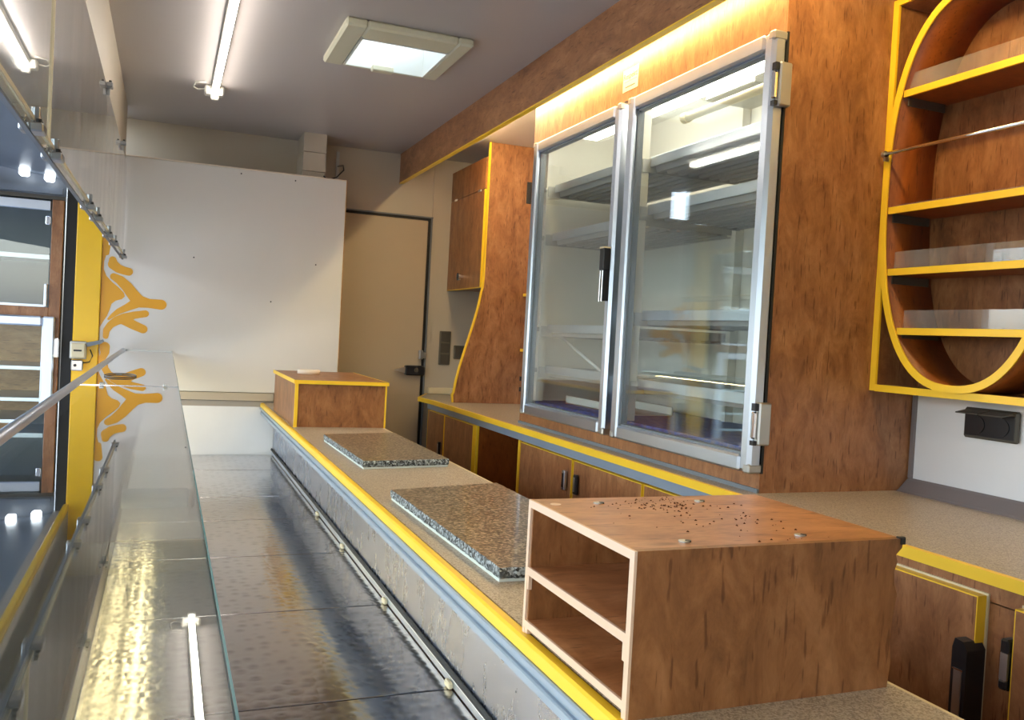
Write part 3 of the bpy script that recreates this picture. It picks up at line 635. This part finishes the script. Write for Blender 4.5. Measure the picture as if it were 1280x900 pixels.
def fdoor(y0, y1, hy_right):
    xo, xi = 1.170, 1.206; w = .036; z0, z1 = -.265, .681
    dd = obj('glass_door', MB().box(xo, xi, y0, y0+w, z0, z1, r=.008).box(xo, xi, y1-w, y1, z0, z1, r=.005).box(xo, xi, y0+w, y1-w, z0, z0+w, r=.005).box(xo, xi, y0+w, y1-w, z1-w, z1, r=.005), ALU, fr)
    obj('inner_gasket', MB().box(xo+.012, xi-.004, y0+w, y0+w+.005, z0+w, z1-w).box(xo+.012, xi-.004, y1-w-.005, y1-w, z0+w, z1-w).box(xo+.012, xi-.004, y0+w, y1-w, z0+w, z0+w+.005).box(xo+.012, xi-.004, y0+w, y1-w, z1-w-.005, z1-w), GASK, dd)
    obj('door_seal', MB().box(xi-.003, xi+.0028, y0-.001, y0+.012, z0-.001, z1+.001).box(xi-.003, xi+.0028, y1-.012, y1+.001, z0-.001, z1+.001).box(xi-.003, xi+.0028, y0+.012, y1-.012, z0-.001, z0+.012), RUB, dd)  # black seal made thicker to darken the shaded door sides
    obj('pane', MB().box(xo+.014, xo+.018, y0+w, y1-w, z0+w, z1-w), GF, dd)
    obj('pane', MB().box(xo+.026, xo+.030, y0+w, y1-w, z0+w, z1-w), GF, dd)
    for yc in (y0, y1):
        for zc in (z0, z1):
            a = yc-.0012 if yc == y0 else yc-.020; b3 = zc-.0012 if zc == z0 else zc-.020
            obj('corner_cap', MB().box(xo-.0012, xi+.0002, a, a+.0212, b3, b3+.0212, r=.004), DULL, dd)
    if hy_right:
        for zc in (.565, -.157):
            hg = obj('hinge', MB().box(1.178, 1.209, y0-.018, y0-.0015, zc-.046, zc+.046, r=.003), DULL, dd)
            obj('hinge_pin', MB().box(1.166, 1.178, y0-.012, y0-.002, zc-.032, zc+.026, r=.003), CHROME, hg)
            obj('hinge_cover', MB().box(1.168, 1.177, y0-.014, y0-.0015, zc+.028, zc+.044), BLACK, hg)
            obj('hinge_cover', MB().box(1.168, 1.177, y0-.014, y0-.0015, zc-.046, zc-.036), BLACK, hg)
    return dd
dl = fdoor(2.195, 2.820, False); dr2 = fdoor(1.525, 2.152, True)
hd = obj('door_handle', MB().box(1.146, 1.169, 2.200, 2.226, .205, .268, r=.002).box(1.150, 1.169, 2.203, 2.210, .118, .21).box(1.150, 1.169, 2.217, 2.225, .118, .21), BLACK, dl)
obj('chrome_strip', MB().box(1.1465, 1.1500, 2.203, 2.210, .115, .205, r=.001).box(1.1465, 1.1500, 2.217, 2.225, .115, .205, r=.001), CHROME, hd)
obj('handle_tip', MB().box(1.146, 1.168, 2.200, 2.226, .268, .272), CREAM, hd)
t = thing('notice_sticker', 'small pale notice sticker above the gap between the fridge doors', 'sticker', (BX-.002, 2.215, .726))
obj('paper', MB().box(BX-.0022, BX-.0012, 2.171, 2.258, .727, .790), PAPER, t)
def text(txt, size, loc, parent, mat, name):
    cu = bpy.data.curves.new(name, 'FONT'); cu.body = txt; cu.size = size; cu.extrude = .0002; cu.align_x = 'CENTER'
    o = bpy.data.objects.new(name, cu); C.objects.link(o)
    dg = bpy.context.evaluated_depsgraph_get(); me = bpy.data.meshes.new_from_object(o.evaluated_get(dg)); bpy.data.objects.remove(o)
    R3 = Matrix(((0,0,-1),(-1,0,0),(0,1,0)))      # faces -X, reads towards -Y
    org = wloc(parent)-Vector((0,0,ZO)); L = Vector(loc)
    for v in me.vertices: v.co = R3 @ v.co + L - org
    me.materials.append(mat); q = bpy.data.objects.new(name, me); C.objects.link(q); q.parent = parent; return q
text('Respekt!', .0235, (BX-.0024, 2.2145, .762), t, INK, 'sticker_heading')
obj('print_line', MB().box(BX-.0025, BX-.0022, 2.178, 2.250, .7535, .7550), GASK, t)
obj('print_line', MB().box(BX-.0025, BX-.0022, 2.188, 2.243, .7375, .7405), INK, t)

# fascia beam and lights
t = thing('fascia_board', 'long wooden fascia board with yellow lower edge below the ceiling', 'fascia', (1.06, 1.5, .735))
obj('board', MB().box(1.05, 1.068, YB+.02, YF-.001, .737, CE), WY, t)
obj('yellow_edging', MB().box(1.0495, 1.0685, YB+.02, YF-.001, .733, .737), YEL, t)
t = thing('warm_strip_light', 'warm glowing tube light behind the fascia above the fridge', 'light', (1.17, 1.5, .84))
obj('light_housing', MB().box(1.16, 1.18, .30, 2.86, .85, CE-.001, r=.003), LAMPW, t)
obj('light_housing', MB().box(1.16, 1.18, 2.93, 3.70, .862, CE-.001, r=.003), LAMPW, t)
obj('light_tube', MB().tube([(1.17, 2.95, .85), (1.17, 3.68, .85)], .008, 14), LEDF, t)
obj('light_tube', MB().tube([(1.17, .32, .832), (1.17, 2.85, .832)], .013, 14), LED, t)
def ceiling_lamp(y0, y1, label):
    t = thing('ceiling_lamp', label, 'lamp', (.135, (y0+y1)/2, .83), 'ceiling tube lamps')
    obj('tube', MB().tube([(.135, y0+.02, .843), (.135, y1-.01, .843)], .0095, 14), TUBE, t)
    obj('lamp_rail', MB().box(.122, .148, y0, y1, .858, CE-.001, r=.002), LAMPW, t)
    obj('end_cap', MB().box(.098, .168, y1-.022, y1+.03, .846, CE-.001, r=.006).box(.12, .15, y1-.012, y1+.004, .828, .85, r=.004), LAMPW, t)
    obj('lamp_cable', MB().tube([(.10, y1+.01, .868), (.075, y1+.02, .866), (.06, y1+.0, .868), (.065, y1-.05, .874), (.10, y1-.06, .876)], .003, 8), LAMPW, t)
ceiling_lamp(2.28, 3.475, 'far slim ceiling tube lamp on the left of the roof vent')
ceiling_lamp(.9, 2.10, 'near slim ceiling tube lamp out of view, added for its light')  # second tube lies above the view, added for the light it gives
# roof vent
t = thing('roof_vent', 'cream framed roof vent with frosted dome in the ceiling', 'roof vent', (.63, 2.7, .85))
vx0, vx1, vy0, vy1 = .437, .818, 2.475, 2.87
fz = .855
fm = MB().box(vx0, sx0, vy0, vy1, fz, CE-.0005, r=.006).box(sx1, vx1, vy0, vy1, fz, CE-.0005, r=.006).box(sx0-.001, sx1+.001, vy0, sy0, fz, CE-.0005, r=.006).box(sx0-.001, sx1+.001, sy1, vy1, fz, CE-.0005, r=.006)
obj('vent_frame', fm, VENTW, t)
wl = MB(); zt = CE+.10
wl.box(sx0+.001, sx0+.006, sy0+.001, sy1-.001, fz, zt).box(sx1-.006, sx1-.001, sy0+.001, sy1-.001, fz, zt).box(sx0+.006, sx1-.006, sy0+.001, sy0+.006, fz, zt).box(sx0+.006, sx1-.006, sy1-.006, sy1-.001, fz, zt)
obj('vent_well', wl, LAMPW, t)
dmn = MB(); nx = 8
for lv, (k, zz) in enumerate(((1, zt), (.96, zt+.02), (.8, zt+.04), (.4, zt+.05))):
    cx, cy, hx, hy = (sx0+sx1)/2, (sy0+sy1)/2, (sx1-sx0)/2+.01, (sy1-sy0)/2+.01
    dmn.v += [(cx-hx*k, cy-hy*k, zz), (cx+hx*k, cy-hy*k, zz), (cx+hx*k, cy+hy*k, zz), (cx-hx*k, cy+hy*k, zz)]
for lv in range(3):
    for i in range(4): dmn.f.append((lv*4+i, lv*4+(i+1) % 4, lv*4+4+(i+1) % 4, lv*4+4+i)); dmn.sm.append(True); dmn.mi.append(0)
dmn.f.append((12,13,14,15)); dmn.sm.append(True); dmn.mi.append(0)
obj('dome', dmn, DOME, t)
obj('crank_bar', MB().box(.50, .75, 2.60, 2.612, .90, .912, r=.002), ALU, t)
obj('vent_handle', MB().box(.585, .655, 2.80, 2.83, .838, .856, r=.003), VENTW, t)

# ------------------------------------------------------------------ right wall shelf rack
rk = thing('oval_wall_shelf', 'wooden wall rack with yellow edges and an oval ring around four shelves', 'wall shelf', (1.57, 1.3, -.08))
RXF = 1.50; yl, yr = 1.535, 1.085; zb2, zt2 = -.077, .805
obj('frame', MB().box(RXF+.006, WR, yl-.014, yl-.0005, zb2, zt2).box(RXF+.006, WR, yr, yr+.014, zb2, zt2).box(RXF+.006, WR, yr+.014, yl-.014, zb2, zb2+.014).box(RXF+.006, WR, yr+.014, yl-.014, zt2-.014, zt2), W, rk)
obj('yellow_edging', MB().box(RXF, RXF+.006, yl-.0165, yl-.0005, zb2, zt2).box(RXF, RXF+.006, yr, yr+.014, zb2, zt2).box(RXF, RXF+.006, yr+.014, yl-.0165, zb2-.001, zb2+.0145).box(RXF, RXF+.006, yr+.014, yl-.0145, zt2-.0135, zt2), YEL, rk)
obj('back_panel', MB().box(WR-.008, WR-.0005, yr+.014, yl-.014, zb2+.014, zt2-.014), WB, rk)
oc = (1.309, .356); oa, ob = .2185, .422
def oval(a, b2, n=96, e=2.4):
    pts = []
    for k in range(n):
        t_ = 2*math.pi*k/n; c_, s_ = math.cos(t_), math.sin(t_)
        pts.append((oc[0]+a*math.copysign(abs(c_)**(2/e), c_), oc[1]+b2*math.copysign(abs(s_)**(2/e), s_)))
    return pts
def ovalring(x0, x1, th):
    o1 = oval(oa, ob); o2 = oval(oa-th, ob-th); n = len(o1); m2 = MB()
    m2.v = [(x0,)+p for p in o1]+[(x0,)+p for p in o2]+[(x1,)+p for p in o1]+[(x1,)+p for p in o2]
    for i in range(n):
        j = (i+1) % n
        for f_, sm_ in (((i, j, n+j, n+i), False), ((2*n+i, 3*n+i, 3*n+j, 2*n+j), False), ((i, 2*n+i, 2*n+j, j), True), ((n+i, n+j, 3*n+j, 3*n+i), True)): m2.f.append(f_); m2.sm.append(sm_); m2.mi.append(0)
    return m2
obj('oval_ring', ovalring(RXF-.002, WR-.009, .012), WD, rk, label='reddish-brown oval ring')
obj('ring_edging', ovalring(RXF-.007, RXF-.0022, .0155), YEL, rk)
def halfw(z, off=.013):
    q = abs((z-oc[1])/(ob-off)); return (oa-off)*max(0, 1-q**2.4)**(1/2.4)
for z, guard in ((.593, True), (.337, True), (.198, True), (.066, True)):
    h2 = halfw(z-.006)-.002; ya, yb = oc[0]-h2, oc[0]+h2
    sh = obj('shelf', MB().box(RXF+.006, WR-.01, ya, yb, z-.013, z-.001), WD, rk)
    obj('yellow_edging', MB().box(RXF, RXF+.006, ya, yb, z-.0145, z+.0005), YEL, sh)
    obj('acrylic_guard', MB().box(RXF+.014, RXF+.017, ya+.004, yb-.004, z, z+.040 if z != .337 else z+.006), ACR, sh)
    for ys in (ya+.002, yb-.004):
        obj('shelf_bracket', MB().box(RXF+.012, WR-.02, ys-.001, ys+.003, z-.032, z-.0135), DGREY, sh)
obj('rail', MB().tube([(1.482, 1.085, .455), (1.482, 1.515, .455)], .0042, 12), CHROME, rk)
obj('rail_holder', MB().cyl((1.482, 1.512, .455), 'y', .007, .008, 14).box(1.481, RXF+.002, 1.512, 1.518, .44, .459), DULL, rk)
# right wall details
pnl = thing('wall_splashback', 'white splashback with grey cove strip under the oval rack', 'splashback', (1.62, .3, ZR))
obj('cove_strip', MB().prism([(1.598, ZR), (1.606, ZR+.004), (1.630, ZR+.026), (1.636, ZR+.030), (WR-.0002, ZR+.030), (WR-.0002, ZR)], 'y', YB+.02, 1.533), COVE, pnl)
obj('corner_strip', MB().box(1.632, WR-.0002, 1.5245, 1.533, ZR+.03, zb2-.001), COVE, pnl)
sk = thing('double_socket', 'black double wall socket with its flap lids open under the oval rack', 'socket', (1.63, 1.32, -.165))
obj('frame', MB().box(1.626, WR-.0005, 1.257, 1.386, -.164, -.098, r=.004), DGREY, sk)
obj('socket_insert', MB().box(1.6245, 1.6265, 1.262, 1.381, -.158, -.108, r=.001), BLACK, sk)
for y in (1.292, 1.350):
    obj('socket_well', MB().cyl((1.6225, y, -.134), 'x', .019, .003, 24), BLACK, sk)
    obj('lid', MB().prism([(1.624, -.106), (1.590, -.111), (1.590, -.1085), (1.624, -.102)], 'y', y-.027, y+.027), DGREY, sk)
    obj('lid_hinge', MB().box(1.617, 1.6245, y-.014, y+.012, -.1105, -.1065), CHROME, sk)

# ------------------------------------------------------------------ world, lights, camera
w = bpy.data.worlds.new('sky'); bpy.context.scene.world = w; w.use_nodes = True; nt = w.node_tree; nt.nodes.clear()
sk2 = nt.nodes.new('ShaderNodeTexSky'); sk2.sky_type = 'NISHITA'; sk2.sun_disc = False; sk2.sun_elevation = math.radians(38); sk2.sun_rotation = math.radians(120); sk2.altitude = 200; sk2.dust_density = 3
bg = nt.nodes.new('ShaderNodeBackground'); bg.inputs[1].default_value = .8
hs = nt.nodes.new('ShaderNodeHueSaturation'); hs.inputs['Saturation'].default_value = .6
o = nt.nodes.new('ShaderNodeOutputWorld'); nt.links.new(sk2.outputs[0], hs.inputs['Color']); nt.links.new(hs.outputs[0], bg.inputs[0]); nt.links.new(bg.outputs[0], o.inputs[0])

f = 1082.37; ya, pi_, ro = 0.38153, -0.026296, 0.053848
cy_, sy_, cp_, sp_, cr_, sr_ = math.cos(ya), math.sin(ya), math.cos(pi_), math.sin(pi_), math.cos(ro), math.sin(ro)
fw = Vector((sy_*cp_, cy_*cp_, sp_)); rt = Vector((cy_, -sy_, 0)); up = rt.cross(fw)
r2 = rt*cr_+up*sr_; u2 = -rt*sr_+up*cr_
cam = bpy.data.cameras.new('camera'); co = bpy.data.objects.new('camera', cam); C.objects.link(co)
M = Matrix.Identity(4)
for i in range(3): M[i][0] = r2[i]; M[i][1] = u2[i]; M[i][2] = -fw[i]
M[0][3], M[1][3], M[2][3] = 0, 0, ZO
co.matrix_world = M; cam.sensor_width = 36; cam.lens = 36*f/1280; cam.clip_start = .02
bpy.context.scene.camera = co
s = bpy.context.scene; s.view_settings.view_transform = 'Standard'; s.view_settings.look = 'None'; s.view_settings.gamma = 1; s.view_settings.use_curve_mapping = False
s.view_settings.exposure = 0.88
s.cycles.max_bounces = 10; s.cycles.transparent_max_bounces = 24; s.cycles.glossy_bounces = 6; s.cycles.diffuse_bounces = 5
s.cycles.use_denoising = True
